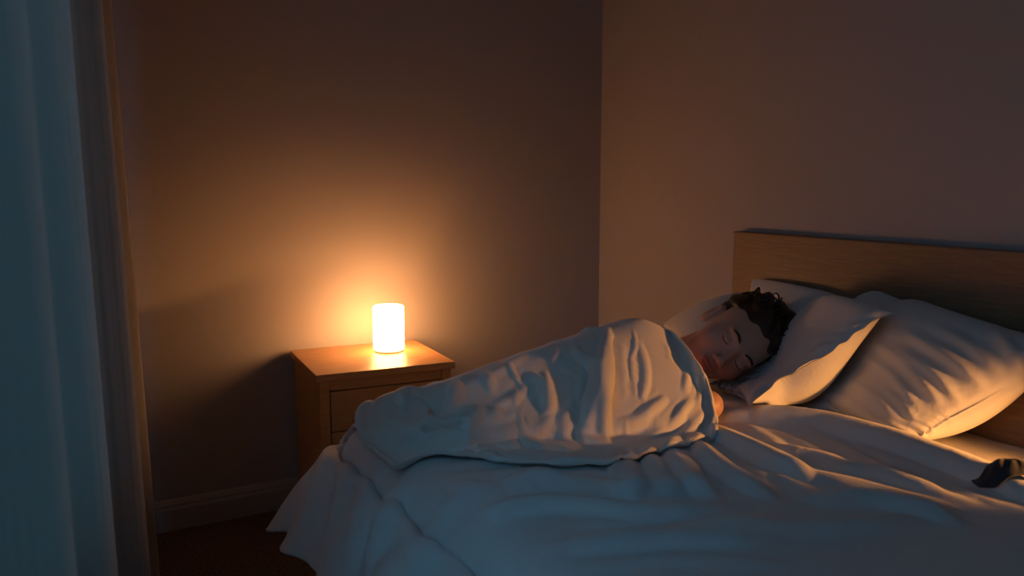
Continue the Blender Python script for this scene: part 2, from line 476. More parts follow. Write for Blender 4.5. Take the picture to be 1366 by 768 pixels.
# duvet
RIDGES = [  # polylines in picture pixels on the bed top, width m, height m
    ([(940, 556), (1010, 556), (1100, 572), (1180, 592), (1270, 622), (1366, 658), (1450, 690)], .045, .045),
    ([(935, 575), (1000, 600), (1080, 640)], .018, .028),
    ([(925, 590), (975, 630), (1040, 668)], .018, .030),
    ([(900, 596), (925, 640), (960, 670)], .018, .026),
    ([(865, 600), (880, 640), (900, 660)], .020, .03),
    ([(820, 612), (835, 640), (845, 668)], .018, .026),
    ([(560, 640), (640, 656), (740, 640), (830, 628)], .03, .022),
    ([(600, 690), (740, 672), (860, 684), (980, 676)], .03, .022),
    ([(1000, 585), (1100, 612), (1200, 640), (1300, 668)], .025, .018),
    ([(700, 730), (900, 712), (1100, 700), (1250, 690)], .035, .022),
    ([(1050, 660), (1180, 668), (1300, 700)], .03, .02),
    ([(540, 700), (600, 670), (690, 655)], .03, .02),
]
def rump(XY):
    out = np.zeros(len(XY))
    for pts, wdt, h in RIDGES:
        out = np.maximum(out, poly_ridge(XY, [atz(x, y, BZ + .03) for x, y in pts], wdt, h))
    return out
RH_ = np.zeros((len(HFx), len(HFy)))
gxx, gyy = np.meshgrid(HFx, HFy, indexing='ij')
RH_ = (BZ + 0.010 + rump(np.stack([gxx.ravel(), gyy.ravel()], 1))).reshape(gxx.shape)
nu, nv = 150, 140
headline = lambda y: np.interp(y, [-2.6, -1.9, -1.5, -1.2, -.9, -.5], [-0.42, -0.335, -0.33, -0.42, -0.42, -0.42])
P = np.zeros((nu, nv, 3))
vy = np.linspace(-0.64, -2.62, nv)
for j, y_ in enumerate(vy):
    x = np.linspace(headline(y_), -1.86, nu)
    ox = np.clip(-1.47 - x, 0, None); oy = max(y_ + .92, 0)
    mx_ = np.maximum(ox, 1.39 * oy); mn_ = np.minimum(ox, oy)
    bend_ = np.clip(mx_ - .03, 0, None)
    wv = (np.clip(ox / .39, 0, 1) ** 1.1) * (.040 * math.sin(y_ * 24 + .6) * (1 + .5 * math.sin(y_ * 7)) + .012 * math.sin(y_ * 55 + 1))
    P[:, j, 0] = np.where(ox > 0, -1.47 - np.minimum(ox, .05) - .45 * np.clip(ox - .05, 0, None), x) - wv * (1 - min(oy / .28, 1))
    P[:, j, 1] = min(y_, -.92) + min(oy, .03) + (.08 + .46 * np.minimum(1, (ox / .39) / (oy / .28 + 1e-6))) * max(oy - .03, 0) + .006 * np.sin(x * 22) * min(oy / .28, 1)
    P[:, j, 2] = BZ + .018 - .76 * bend_ - .15 * mn_
for _ in range(10):
    P[1:-1, 1:-1] = .25 * (P[2:, 1:-1] + P[:-2, 1:-1] + P[1:-1, 2:] + P[1:-1, :-2])
P0d = P.copy()
P[..., 2] += 0.006 * fbm(P.reshape(-1, 3), 7.0, 1.0).reshape(nu, nv) * (P[..., 2] > BZ)
def coll_duvet(X):
    c = coll_box(X, 0.012, 0.08)
    inb = (X[:, 0] > BX0 + .05) & (X[:, 1] < BY1 - .03)
    h = hf_eval(RH_, X)
    M_ = inb & (X[:, 2] < h) ; X[M_, 2] = h[M_]
    fl = X[:, 2] < 0.01; X[fl, 2] = 0.01
    return c | M_ | fl
slk = .035 * np.clip((P[..., 0] + 1.42) / .15, 0, 1) * np.clip((-1.0 - P[..., 1]) / .1, 0, 1)
dsel = np.unique(np.r_[np.flatnonzero(P0d[..., 2].ravel() < BZ - .02), np.arange(nv)])
dpin = (dsel, P0d.reshape(-1, 3)[dsel])
dk = np.where(dsel >= (nu - 1) * nv, .3, .06 * np.clip((BZ - .02 - dpin[1][:, 2]) / .12, .02, 1))[:, None]; dk[dsel < nv] = .3
D = relax(P, 1.0, 90, coll_duvet, bend=0.25, grav=0.0005, pins=dpin, pin_k=dk, slack=slk)
DF = [([(935, 572), (1010, 604), (1085, 650)], 8, .018), ([(918, 588), (965, 630), (1020, 668)], 8, .020), ([(885, 600), (915, 640), (955, 674)], 8, .020),
      ([(832, 614), (846, 640), (852, 668)], 8, .016), ([(1000, 562), (1090, 588), (1180, 636), (1260, 660)], 9, .014), ([(560, 652), (700, 642), (830, 656), (970, 648)], 9, .016),
      ([(600, 694), (740, 676), (880, 690), (1020, 676)], 10, .014), ([(940, 558), (1060, 558), (1180, 588), (1290, 628), (1400, 672)], 14, .018),
      ([(1080, 640), (1180, 662), (1290, 700)], 10, .012), ([(560, 640), (522, 690), (500, 790)], 11, .030), ([(446, 596), (424, 660), (405, 716)], 8, .016),
      ([(470, 600), (458, 680), (440, 750)], 8, .018), ([(497, 615), (482, 690), (465, 760)], 8, .014), ([(640, 650), (600, 690), (560, 760)], 12, .014),
      ([(750, 740), (900, 725), (1060, 735)], 14, .014), ([(960, 600), (1050, 630), (1150, 668), (1250, 690)], 9, .012), ([(700, 640), (780, 660), (880, 664)], 8, .012)]
D = px_folds(D, DF)
D = relax(D, 1.0, 8, coll_duvet, bend=0.1, grav=0.00002)
dv = cloth_obj('duvet', D, M_duvet, 0.012, flip=False)
tag(dv, 'rumpled white duvet spread over the bed and hanging over its foot end', 'duvet')
DH = hf_raster(D, 0.0) + 0.013

# ------------------------------------------------------------------ pillows
def pillow(name, corners, thick, label, seed, cat='pillow', group=None, nn=46, mm=34, flange=0, extra=None, press=0.0016, iters=120, slack=1.07, folds=None, expo=.7):
    a_, b_, c_, d_ = [np.asarray(c, float) for c in corners]
    u = np.linspace(0, 1, nn)[:, None, None]; v = np.linspace(0, 1, mm)[None, :, None]
    base = a_ * (1 - u) * (1 - v) + b_ * u * (1 - v) + c_ * u * v + d_ * (1 - u) * v
    nrm = np.cross(b_ - a_, d_ - a_); nrm /= np.linalg.norm(nrm)
    if nrm[2] < 0: nrm = -nrm
    prof = (np.sin(np.pi * u) * np.sin(np.pi * v)) ** expo
    top = base + nrm * prof * thick * .5; bot = base - nrm * prof * thick * .5
    base = base + 0
    r_ = np.random.default_rng(seed)
    idt = np.arange(nn * mm).reshape(nn, mm); idb = idt.copy()
    k = flange + 1
    inner = np.zeros((nn, mm), bool); inner[k:-k, k:-k] = True
    idb[inner] = nn * mm + np.arange(inner.sum())
    X = np.zeros((nn * mm + inner.sum(), 3))
    X[idt.ravel()] = top.reshape(-1, 3); X[idb[inner]] = bot[inner]
    if k > 0:
        X[idt[~inner]] = base[~inner]
    X += r_.normal(0, .0012, X.shape)
    cons = []
    for ids in (idt, idb):
        for di, dj in ((1, 0), (0, 1), (1, 1), (1, -1), (2, 0), (0, 2)):
            n, m = nn, mm
            A0 = ids[0:n - di, (0 if dj >= 0 else -dj):(m - dj if dj >= 0 else m)]
            A1 = ids[di:n, (dj if dj >= 0 else 0):(m if dj >= 0 else m + dj)]
            B0 = base[0:n - di, (0 if dj >= 0 else -dj):(m - dj if dj >= 0 else m)]
            B1 = base[di:n, (dj if dj >= 0 else 0):(m if dj >= 0 else m + dj)]
            L = np.linalg.norm(B1 - B0, axis=-1) * slack
            ii, jj = np.meshgrid(np.arange(L.shape[0]), np.arange(L.shape[1]), indexing='ij')
            per = max(di, abs(dj)); key = (ii if di else jj) // per % 2
            kk = 1.0 if (di, dj) in ((1, 0), (0, 1)) else (.5 if abs(dj) == 1 and di == 1 else .12)
            for q in (0, 1):
                M_ = key == q
                cons.append((A0[M_], A1[M_], L[M_], kk))
    Ft = grid_faces(nn, mm)
    flat_b = idb.ravel()[grid_faces(nn, mm)[:, ::-1]]
    keep = ~np.all(np.sort(flat_b, 1) < nn * mm, axis=1)
    Fb = flat_b[keep]
    F = np.concatenate([idt.ravel()[Ft], Fb])
    # orientation: the top sheet must face along nrm
    fn = np.cross(X[F[5 * mm, 2]] - X[F[5 * mm, 0]], X[F[5 * mm, 3]] - X[F[5 * mm, 1]])
    if fn @ nrm < 0: F = F[:, ::-1]
    cidx = np.array([idt[0, 0], idt[-1, 0], idt[-1, -1], idt[0, -1]]); ctgt = np.array([a_, b_, c_, d_])
    bmask = np.zeros((nn, mm), bool); bmask[0] = bmask[-1] = True; bmask[:, 0] = bmask[:, -1] = True
    bidx = idt[bmask]; btgt = base[bmask]
    cvec = nrm
    prev = X.copy()
    infl = F[np.all(np.isin(F, np.r_[idt[k - 1:nn - k + 1, k - 1:mm - k + 1].ravel(), idb[k - 1:nn - k + 1, k - 1:mm - k + 1].ravel()]), axis=1)]
    for it in range(iters):
        v_ = (X - prev) * .9; prev = X.copy(); X = X + v_
        n_ = np.cross(X[infl[:, 2]] - X[infl[:, 0]], X[infl[:, 3]] - X[infl[:, 1]])
        l_ = np.linalg.norm(n_, axis=1)[:, None] + 1e-12; n_ /= l_
        acc = np.zeros_like(X)
        for c in range(4): np.add.at(acc, infl[:, c], n_)
        X += acc * press * .25
        for _ in range(3):
            for ia, ib, L, kk in cons:
                d = X[ib] - X[ia]; l = np.sqrt((d * d).sum(1)) + 1e-9
                d *= (kk * .5 * (l - L) / l)[:, None]
                X[ia] += d; X[ib] -= d
            # filling resists being flattened and limits ballooning
            dd = (X[idt[inner]] - X[idb[inner]]) @ nrm; over = dd - thick * prof[..., 0][inner] * 1.1
            o_ = np.clip(over, 0, None) * .5 + np.clip(over + thick * prof[..., 0][inner] * .45, None, 0) * .5; X[idt[inner]] -= nrm * o_[:, None]; X[idb[inner]] += nrm * o_[:, None]
            X[cidx] += (ctgt - X[cidx]) * .9
            X[bidx] += (btgt - X[bidx]) * .14
            X[:, 0] = np.minimum(X[:, 0], -.050)
            h = hf_eval(DH, X) + .006
            M_ = (X[:, 2] < h) & (X[:, 0] > -1.45) & (X[:, 1] < -.80); X[M_, 2] = h[M_]
            M2 = (X[:, 2] < BZ + .012) & (X[:, 1] < BY1 - .0); X[M2, 2] = BZ + .012
            if extra: extra(X)
    if folds:
        X[idt] = px_folds(X[idt], folds)
    o = mesh_obj(name, X, F, M_pillow)
    d = o.modifiers.new('smooth', 'SUBSURF'); d.levels = 1; d.render_levels = 2
    tag(o, label, cat, group)
    return o, X, idt

HC = atz(976, 454, .735)                # middle of the head
HS = 1.33
def head_push(X):
    d = X - HC - (CAM - HC) * .012; l = np.linalg.norm(d, axis=1) + 1e-9; r = .100 * HS
    M_ = l < r; X[M_] = HC + d[M_] / l[M_][:, None] * r

g_ = 'pillows against the headboard'
def plane_push(P0, n):
    P0 = np.asarray(P0, float); n = np.asarray(n, float); n = n / np.linalg.norm(n)
    def f(X):
        s_ = (X - P0) @ n; M_ = s_ < 0
        X[M_] -= s_[M_][:, None] * n
    return f
def top_pushed(Xs, *fs):
    def f(X):
        for g in fs: g(X)
    return f
_, XP1, _ = pillow('pillow', [atx(938, 492, -.42), atx(1030, 450, -.10), atx(992, 392, -.07), atx(886, 432, -.30)], .15,
       'soft white pillow at the far side of the bed, nearest the room corner', 1, group=g_)
_, XP2, _ = pillow('pillow', [atx(985, 470, -.18), atx(1110, 490, -.17), atx(1137, 404, -.07), atx(1004, 371, -.075)], .10,
       'white pillow standing against the headboard just behind the sleeper\'s hair', 2, group=g_)
_, XP3, IP3 = pillow('pillow', [atz(999, 549, .635), atx(1195, 417, -.28), atx(1120, 416, -.17), atz(944, 512, .615)], .10,
       'narrow slanting white pillow directly under the sleeping head', 3, group=g_, extra=head_push, nn=70, mm=44, slack=1.08, flange=1, expo=.5,
       folds=[([(1180, 428), (1150, 434), (1120, 440)], 4, .006), ([(1165, 440), (1130, 448), (1100, 452)], 4, .007), ([(1130, 460), (1100, 462), (1075, 478)], 4, .007),
              ([(1100, 482), (1080, 486), (1060, 500)], 4, .007), ([(1070, 505), (1050, 505), (1030, 515)], 4, .007), ([(1000, 540), (1010, 522), (1030, 505)], 5, .007), ([(985, 530), (990, 518), (1010, 505)], 4, .006)])
q3 = [atz(999, 549, .635), atx(1195, 417, -.28), atx(1120, 416, -.17), atz(950, 516, .61)]
e1 = q3[1] - q3[0]; n3 = np.cross(e1, np.array([-.25, .75, .45])); n3 /= np.linalg.norm(n3)
if n3[2] < 0: n3 = -n3
Z3 = XP3[IP3]                                   # settled surface of the narrow pillow, seen from the bed
def behind_p3(X):
    A = XP3[:, :]; ex = e1 / np.linalg.norm(e1); ey = np.cross(n3, ex)
    u_ = (X - q3[0]) @ ex; v_ = (X - q3[0]) @ ey; s_ = (X - q3[0]) @ n3
    au = (A - q3[0]) @ ex; av = (A - q3[0]) @ ey; as_ = (A - q3[0]) @ n3
    gi = np.clip(((u_ + .1) / .03).astype(int), 0, 27); gj = np.clip(((v_ + .35) / .03).astype(int), 0, 27)
    H = np.full((28, 28), 9.0)
    np.minimum.at(H, (np.clip(((au + .1) / .03).astype(int), 0, 27), np.clip(((av + .35) / .03).astype(int), 0, 27)), as_)
    lim = H[gi, gj] - .004
    M_ = (s_ > lim) & (u_ > -.05) & (u_ < .62) & (v_ > -.33) & (v_ < .38); X[M_] -= ((s_ - lim)[M_] * .6)[:, None] * n3
_, XP4, _ = pillow('pillow', [atz(1012, 540, .605), atz(1237, 592, .575), atx(1440, 474, -.07), atx(1160, 391, -.065)], .15,
       'largest white pillow, right of the narrow one, its lower corner turned up and warmly lit', 4, group=g_, extra=behind_p3, nn=84, mm=66, flange=1, slack=1.09,
       folds=[([(1140, 470), (1190, 500), (1226, 552)], 7, .007), ([(1150, 452), (1205, 482), (1258, 540)], 8, .010), ([(1195, 462), (1245, 498), (1282, 540)], 7, .009),
              ([(1200, 440), (1262, 474), (1316, 518)], 8, .011), ([(1245, 436), (1290, 458), (1335, 496)], 7, .008), ([(1120, 500), (1160, 525), (1200, 560)], 9, .006),
              ([(1320, 436), (1346, 462), (1362, 495)], 8, .010), ([(1180, 520), (1200, 535), (1222, 562)], 5, .006), ([(1085, 560), (1130, 520), (1180, 480)], 12, .004)])

# ------------------------------------------------------------------ the sleeper
def capsule_sdf(Q, A, B, ra, rb):
    A = np.asarray(A, np.float32); B = np.asarray(B, np.float32); ab = B - A
    t = np.clip(((Q - A) @ ab) / (ab @ ab), 0, 1)
    return np.linalg.norm(Q - (A + t[..., None] * ab), axis=-1) - (ra + (rb - ra) * t)
def ell_sdf(Q, c, r):
    c = np.asarray(c, np.float32); r = np.asarray(r, np.float32)
    k0 = np.linalg.norm((Q - c) / r, axis=-1); k1 = np.linalg.norm((Q - c) / (r * r), axis=-1) + 1e-9
    return k0 * (k0 - 1) / k1
def smin(a, b, k):
    h = np.clip(.5 + .5 * (b - a) / k, 0, 1)
    return b + (a - b) * h - k * h * (1 - h)
def ssub(a, b, k): return -smin(-a, b, k)

def surface_nets(fn, lo, hi, step):
    lo = np.asarray(lo, float); n = np.ceil((np.asarray(hi) - lo) / step).astype(int) + 1
    ax = [lo[i] + step * np.arange(n[i]) for i in range(3)]
    D_ = np.empty(n, np.float32)
    for i in range(0, n[0], 16):
        g = np.stack(np.meshgrid(ax[0][i:i + 16], ax[1], ax[2], indexing='ij'), -1).astype(np.float32)
        D_[i:i + 16] = fn(g.reshape(-1, 3)).reshape(g.shape[:3])
    s_ = D_ < 0
    c = [s_[a:n[0] - 1 + a, b:n[1] - 1 + b, d:n[2] - 1 + d] for a in (0, 1) for b in (0, 1) for d in (0, 1)]
    cnt = sum(x.astype(np.int8) for x in c); act = (cnt > 0) & (cnt < 8)
    idx = -np.ones(act.shape, int); idx[act] = np.arange(act.sum())
    cells = np.argwhere(act)
    acc = np.zeros((len(cells), 3)); w_ = np.zeros(len(cells))
    corners = [(a, b, d) for a in (0, 1) for b in (0, 1) for d in (0, 1)]
    for p in corners:
        for q in corners:
            if sum(abs(p[i] - q[i]) for i in range(3)) == 1 and p < q:
                dp = D_[tuple((cells + p).T)]; dq = D_[tuple((cells + q).T)]
                M_ = (dp < 0) != (dq < 0)
                t = dp / np.where(np.abs(dp - dq) < 1e-12, 1, dp - dq)
                pos = np.asarray(p) + t[:, None] * (np.asarray(q) - np.asarray(p))
                acc[M_] += pos[M_]; w_[M_] += 1
    V = lo + (cells + acc / w_[:, None]) * step
    Fs = []
    for axn in range(3):
        e0 = [slice(1, -1)] * 3; e0[axn] = slice(0, -1)
        e1 = [slice(1, -1)] * 3; e1[axn] = slice(1, None)
        A = s_[tuple(e0)]; B = s_[tuple(e1)]
        ch = np.argwhere(A != B); 
        if not len(ch): continue
        ins = A[tuple(ch.T)]
        base = ch + 1; base[:, axn] -= 1
        o1, o2 = [(1, 2), (2, 0), (0, 1)][axn]
        def at(d1, d2):
            q = base.copy(); q[:, o1] -= d1; q[:, o2] -= d2
            return idx[tuple(q.T)]
        f = np.stack([at(1, 1), at(0, 1), at(0, 0), at(1, 0)], 1)
        f[~ins] = f[~ins][:, ::-1]
        Fs.append(f)
    F = np.concatenate(Fs)
    for _ in range(2):                  # settle the vertices on the true surface
        e = step * .3
        d0 = fn(V.astype(np.float32))
        gr = np.stack([(fn((V + np.eye(3)[i] * e).astype(np.float32)) - d0) / e for i in range(3)], 1)
        V = V - (d0 / np.maximum((gr * gr).sum(1), .2))[:, None] * gr
    return V, F[(F >= 0).all(1)]

# head frame: X = the sleeper's right, Y = out of the face, Z = crown
T_ = CAM - HC; T_ /= np.linalg.norm(T_)
hU = cU - T_ * (cU @ T_); hU /= np.linalg.norm(hU); hR = np.cross(hU, T_)
ang = math.radians(26)
Zh = hR * math.cos(ang) + hU * math.sin(ang)
Xr = -hR * math.sin(ang) + hU * math.cos(ang)
Yh = T_ - .30 * Xr - .06 * Zh
Yh /= np.linalg.norm(Yh); Zh = Zh - Yh * (Zh @ Yh); Zh /= np.linalg.norm(Zh); Xh = np.cross(Yh, Zh)
HM = np.stack([Xh, Yh, Zh], 1)            # columns
def to_head(Q): return ((Q - HC.astype(np.float32)) @ HM.astype(np.float32)) / np.float32(HS)
def from_head(q): return HC + (np.asarray(q, float) * HS) @ HM.T

def head_sdf(q):
    d = ell_sdf(q, (0, -.014, .030), (.073, .092, .088))
    d = smin(d, ell_sdf(q, (0, .028, -.022), (.060, .060, .082)), .03)
    d = smin(d, ell_sdf(q, (0, .036, -.072), (.043, .046, .038)), .025)
    d = smin(d, ell_sdf(q, (0, .072, -.096), (.019, .014, .013)), .02)
    ax = q.copy(); ax[:, 0] = np.abs(ax[:, 0])
    d = smin(d, ell_sdf(ax, (.040, .052, -.032), (.024, .026, .024)), .02)
    d = smin(d, ell_sdf(ax, (.026, .078, .019), (.026, .012, .009)), .014)
    d = ssub(d, ell_sdf(ax, (.032, .099, -.001), (.019, .014, .012)), .012)
    d = smin(d, capsule_sdf(q, (0, .084, .008), (0, .106, -.032), .0065, .0085), .010)
    d = smin(d, ell_sdf(q, (0, .109, -.036), (.0105, .0105, .009)), .006)
    d = smin(d, ell_sdf(ax, (.0125, .099, -.040), (.0065, .009, .0065)), .005)
    d = ssub(d, ell_sdf(ax, (.0062, .103, -.0475), (.0032, .005, .0045)), .003)
    d = smin(d, ell_sdf(ax, (.032, .0745, -.002), (.0155, .0135, .0120)), .003)
    d = ssub(d, capsule_sdf(ax, (.018, .091, .0085), (.044, .084, .0085), .0016, .0012), .003)
    d = smin(d, ell_sdf(q, (0, .082, -.066), (.028, .014, .016)), .012)
    d = smin(d, ell_sdf(ax, (.007, .0925, -.0625), (.015, .0070, .0045)), .004)
    d = smin(d, ell_sdf(q, (0, .0920, -.0715), (.018, .0075, .0058)), .004)
    d = ssub(d, capsule_sdf(ax, (.0, .1005, -.0668), (.023, .089, -.0675), .0016, .0010), .0025)
    e = ell_sdf(ax, (.076, -.010, -.008), (.008, .019, .031))
    e = smin(e, ell_sdf(ax, (.072, -.004, -.028), (.008, .010, .012)), .006)
    e = ssub(e, ell_sdf(ax, (.083, -.006, -.004), (.005, .010, .017)), .004)
    return smin(d, e, .006)

SH = np.array([-.72, -1.16, .715])       # shoulders
NB = HC - Zh * .20 * 1.0 - Yh * .02
BODY = [  # (A, B, ra, rb, blend)
    (HC - Zh * .075 - Yh * .025, NB, .066, .070, .03),
    (NB, SH, .075, .120, .05),
]
def wp(x, y, Y): return aty(x, y, Y)
top_pts = {'sh': (845, 420, -1.16, .135), 'rib': (765, 447, -1.15, .120), 'hip': (690, 472, -1.14, .120), 'knee': (600, 503, -1.16, .085), 'foot': (528, 520, -1.10, .058)}
J = {}
for k_, (x_, y_, Y_, r_) in top_pts.items():
    q = aty(x_, y_, Y_); J[k_] = (np.array([q[0], q[1], q[2] - r_ - .02]), r_)
for k_ in J: print('joint', k_, np.round(J[k_][0], 3), J[k_][1])
LIMBS = []
ks = ['sh', 'rib', 'hip', 'knee', 'foot']
for a_, b_ in zip(ks[:-1], ks[1:]):
    LIMBS.append((J[a_][0], J[b_][0], J[a_][1], J[b_][1]))
SHJ = J['sh'][0]
E1 = atz(948, 545, .625) + np.array([.02, 0.03, 0])     # bare upper arm showing below the chin
print('elbow', E1, 'SHJ', SHJ, 'HC', HC, 'NB', NB)
LIMBS.append((SHJ + [.02, -.06, -.06], E1, .058, .042))
LIMBS.append((E1, SHJ + [-.04, -.26, -.10], .042, .034))
KN = J['hip'][0] + np.array([-.05, -.17, -.06])
LIMBS.append((J['hip'][0], KN, .11, .055)); LIMBS.append((KN, J['foot'][0] + [0.1, -.05, -.02], .052, .045))
def body_sdf(Q):
    d = None
    for A, B, ra, rb in LIMBS:
        c = capsule_sdf(Q, A, B, ra - .012, rb - .008)
        d = c if d is None else smin(d, c, .03)
    for A, B, ra, rb, k in ((HC - Zh * .06 - Yh * .02, NB, .062, .066, .03), (NB, SHJ, .066, .115, .04)):
        d = smin(d, capsule_sdf(Q, A, B, ra, rb), k)
    q = to_head(Q)
    near = np.linalg.norm(q, axis=1) < .19
    if near.any():
        d = d.copy(); d[near] = smin(d[near], head_sdf(q[near]) * HS, .012)
    return d
lo = (-1.62, -1.62, .565); hi = (HC[0] + .2, -.90, .93)
V1, F1 = surface_nets(body_sdf, lo, hi, .0042)
M_skin, nt, p, out = new_mat('skin')
at = N(nt, 'ShaderNodeVertexColor'); at.layer_name = 'tone'
nz = N(nt, 'ShaderNodeTexNoise'); nz.inputs['Scale'].default_value = 60
mxs = N(nt, 'ShaderNodeMix', data_type='RGBA', blend_type='MULTIPLY'); mxs.inputs[0].default_value = .12
nt.links.new(at.outputs[0], mxs.inputs[6]); nt.links.new(nz.outputs[0], mxs.inputs[7]); nt.links.new(mxs.outputs[2], p.inputs['Base Color'])
p.inputs['Roughness'].default_value = .48; p.inputs['Subsurface Weight'].default_value = .15
p.inputs['Subsurface Radius'].default_value = (.012, .004, .002)
person = mesh_obj('person', V1, F1, M_skin)
tag(person, 'person asleep on their side facing the room, dark hair, covered up to the chin', 'person')
q = to_head(V1.astype(np.float32))
lipd = np.minimum(ell_sdf(np.stack([np.abs(q[:, 0]), q[:, 1], q[:, 2]], 1), (.007, .0935, -.0625), (.0165, .009, .0052)), ell_sdf(q, (0, .093, -.0715), (.019, .009, .0066)))
lip = np.clip(.5 - lipd / .002, 0, 1)[:, None]
skin = np.array([.50, .29, .21]); lipc = np.array([.42, .15, .13])
colr = skin * (1 - lip) + lipc * lip
ca = person.data.color_attributes.new('tone', 'FLOAT_COLOR', 'POINT')
ca.data.foreach_set('color', np.c_[colr, np.ones(len(colr))].astype(np.float32).ravel())

# hair, brows, lashes
M_hair, nt, p, out = new_mat('dark_hair')
p.inputs['Base Color'].default_value = (.018, .011, .008, 1); p.inputs['Roughness'].default_value = .5
def hair_sdf(q):
    d = ell_sdf(q, (0, -.030, .040), (.081, .092, .090))
    d = smin(d, ell_sdf(q, (0, .006, .075), (.060, .062, .044)), .02)
    d = smin(d, ell_sdf(q, (-.005, -.055, .085), (.066, .050, .050)), .03)
    d = smin(d, ell_sdf(q, (-.030, -.030, .120), (.040, .050, .030)), .03)
    wv = .0030 * np.sin(q[:, 0] * 150 + 5 * np.sin(q[:, 2] * 30)) + .002 * np.sin(q[:, 2] * 210 + q[:, 0] * 90)
    d = d + wv
    # clear of the face, with a curved hairline, and clear of the ears
    face = ell_sdf(q, (0, .105, -.020), (.086, .080, .098))
    d = ssub(d, face, .006)
    ax = q.copy(); ax[:, 0] = np.abs(ax[:, 0])
    d = ssub(d, ell_sdf(ax, (.086, .002, -.016), (.020, .024, .034)), .006)
    return d
Vh, Fh = surface_nets(lambda q: hair_sdf(q), (-.12, -.15, -.08), (.12, .13, .20), .0033)
hair = mesh_obj('hair', from_head(Vh), Fh, M_hair, person)
# loose locks
allV, allF, off = [], [], 0
r_ = np.random.default_rng(11)
for i in range(420):
    th = r_.uniform(0, 2 * np.pi); ph_ = r_.uniform(.1, 1.35)
    d0 = np.array([math.sin(ph_) * math.cos(th), -math.sin(ph_) * math.sin(th) * .9 - .1, math.cos(ph_)])
    st = np.array([0, -.03, .04]) + d0 * np.array([.080, .090, .088])
    if st[1] > .045 and st[2] < .09: continue
    ln = r_.uniform(.05, .10); nst = 9
    tdir = np.array([-.35 + r_.normal(0, .3), -.8 + r_.normal(0, .3), .45 + r_.normal(0, .3)])
    tdir -= d0 * (tdir @ d0) * .9; tdir /= np.linalg.norm(tdir)
    pts = [st - d0 * .004]; cur_d = tdir; curl = r_.normal(0, .20, 3)
    for s__ in range(nst - 1):
        nx_ = pts[-1] + cur_d * ln / (nst - 1)
        rel = (nx_ - np.array([0, -.03, .04])) / np.array([.083, .094, .092])
        l = np.linalg.norm(rel)
        if l < 1.0: nx_ = np.array([0, -.03, .04]) + rel / l * np.array([.083, .094, .092])
        cur_d = nx_ - pts[-1]; cur_d /= np.linalg.norm(cur_d) + 1e-9
        cur_d = cur_d + np.cross(curl, cur_d) * .8 - .55 * rel / (l + 1e-6); cur_d /= np.linalg.norm(cur_d)
        pts.append(nx_)
    rr = r_.uniform(.0012, .003) * np.sin(np.linspace(.5, np.pi - .05, nst))
    V, Fc = tube(np.array(pts), rr, 5)
    allV.append(V); allF += [tuple(k + off for k in f) for f in Fc]; off += len(V)
mesh_obj('hair_locks', from_head(np.concatenate(allV)), allF, M_hair, person)
def on_face(x, z, lift=.0):
    ys = np.linspace(.13, .03, 200); qq = np.stack([np.full(200, x), ys, np.full(200, z)], 1).astype(np.float32)
    k = np.argmax(head_sdf(qq) < 0); return np.array([x, ys[k] + lift, z])
for sx in (-1, 1):
    pts = [on_face(sx * x, z, .0004) for x, z in ((.014, .0175), (.022, .0215), (.032, .0235), (.042, .0215), (.050, .0155))]
    V, Fc = tube(from_head(pts), np.array([.0022, .0036, .0036, .0028, .001]) * HS * .9, 6)
    mesh_obj('eyebrow', V, Fc, M_hair, person)
    pts = [on_face(sx * x, z, .0006) for x, z in ((.019, -.0055), (.025, -.0088), (.032, -.0100), (.039, -.0088), (.046, -.0050))]
    V, Fc = tube(from_head(pts), np.array([.0006, .0012, .0014, .0015, .0008]) * HS, 6)
    mesh_obj('eyelashes', V, Fc, M_hair, person)

# ------------------------------------------------------------------ blanket over the sleeper
near = [atz(x, y, .592) for x, y in ((942, 580), (905, 590), (860, 604), (800, 618), (720, 620), (640, 612), (575, 606), (520, 622))]
foot = [atz(520, 622, .592), atz(494, 592, .595), atz(474, 562, .58), atz(452, 590, .50), np.array([-1.455, -.90, .60])]
headE = [atz(942, 580, .592), atz(951, 548, .64), atz(946, 508, .70), atz(925, 468, .765), atz(893, 437, .80), np.array([-.50, -.98, .72]), np.array([-.50, -.80, .60])]
far = [np.array([-.50, -.80, .60]), np.array([-1.0, -.82, .60]), np.array([-1.455, -.90, .60])]
nu, nv = 150, 110
Nn = resamp(near, nu); Fr = resamp(far, nu); Hd = resamp(headE, nv); Ft_ = resamp(foot, nv)
u = np.linspace(0, 1, nu)[:, None, None]; v = np.linspace(0, 1, nv)[None, :, None]
C0 = Nn[:, None] * (1 - v) + Fr[:, None] * v + Hd[None] * (1 - u) + Ft_[None] * u \
    - (Nn[0] * (1 - u) * (1 - v) + Nn[-1] * u * (1 - v) + Fr[0] * (1 - u) * v + Fr[-1] * u * v)
# the cloth bridges hollows instead of hugging the body: height of the body, then a slope-limited tent over it
BHt = np.full(gxx.shape, 0.0)
gP = np.stack([gxx.ravel(), gyy.ravel()], 1)
for A, B, ra, rb in LIMBS + [(NB, SHJ, .07, .117)]:
    for t in np.linspace(0, 1, 24):
        c_ = np.asarray(A) * (1 - t) + np.asarray(B) * t; r_b = ra * (1 - t) + rb * t + .004
        d2 = (gxx - c_[0]) ** 2 + (gyy - c_[1]) ** 2
        BHt = np.maximum(BHt, np.where(d2 < r_b ** 2, c_[2] + np.sqrt(np.clip(r_b ** 2 - d2, 0, None)), 0))
TEN = .72
for _ in range(45):
    Z_ = BHt
    q_ = Z_.copy()
    for di, dj, dd in ((1, 0, 1), (-1, 0, 1), (0, 1, 1), (0, -1, 1), (1, 1, 1.414), (-1, -1, 1.414), (1, -1, 1.414), (-1, 1, 1.414)):
        q_ = np.maximum(q_, np.roll(Z_, (di, dj), (0, 1)) - TEN * .01 * dd)
    BHt = q_
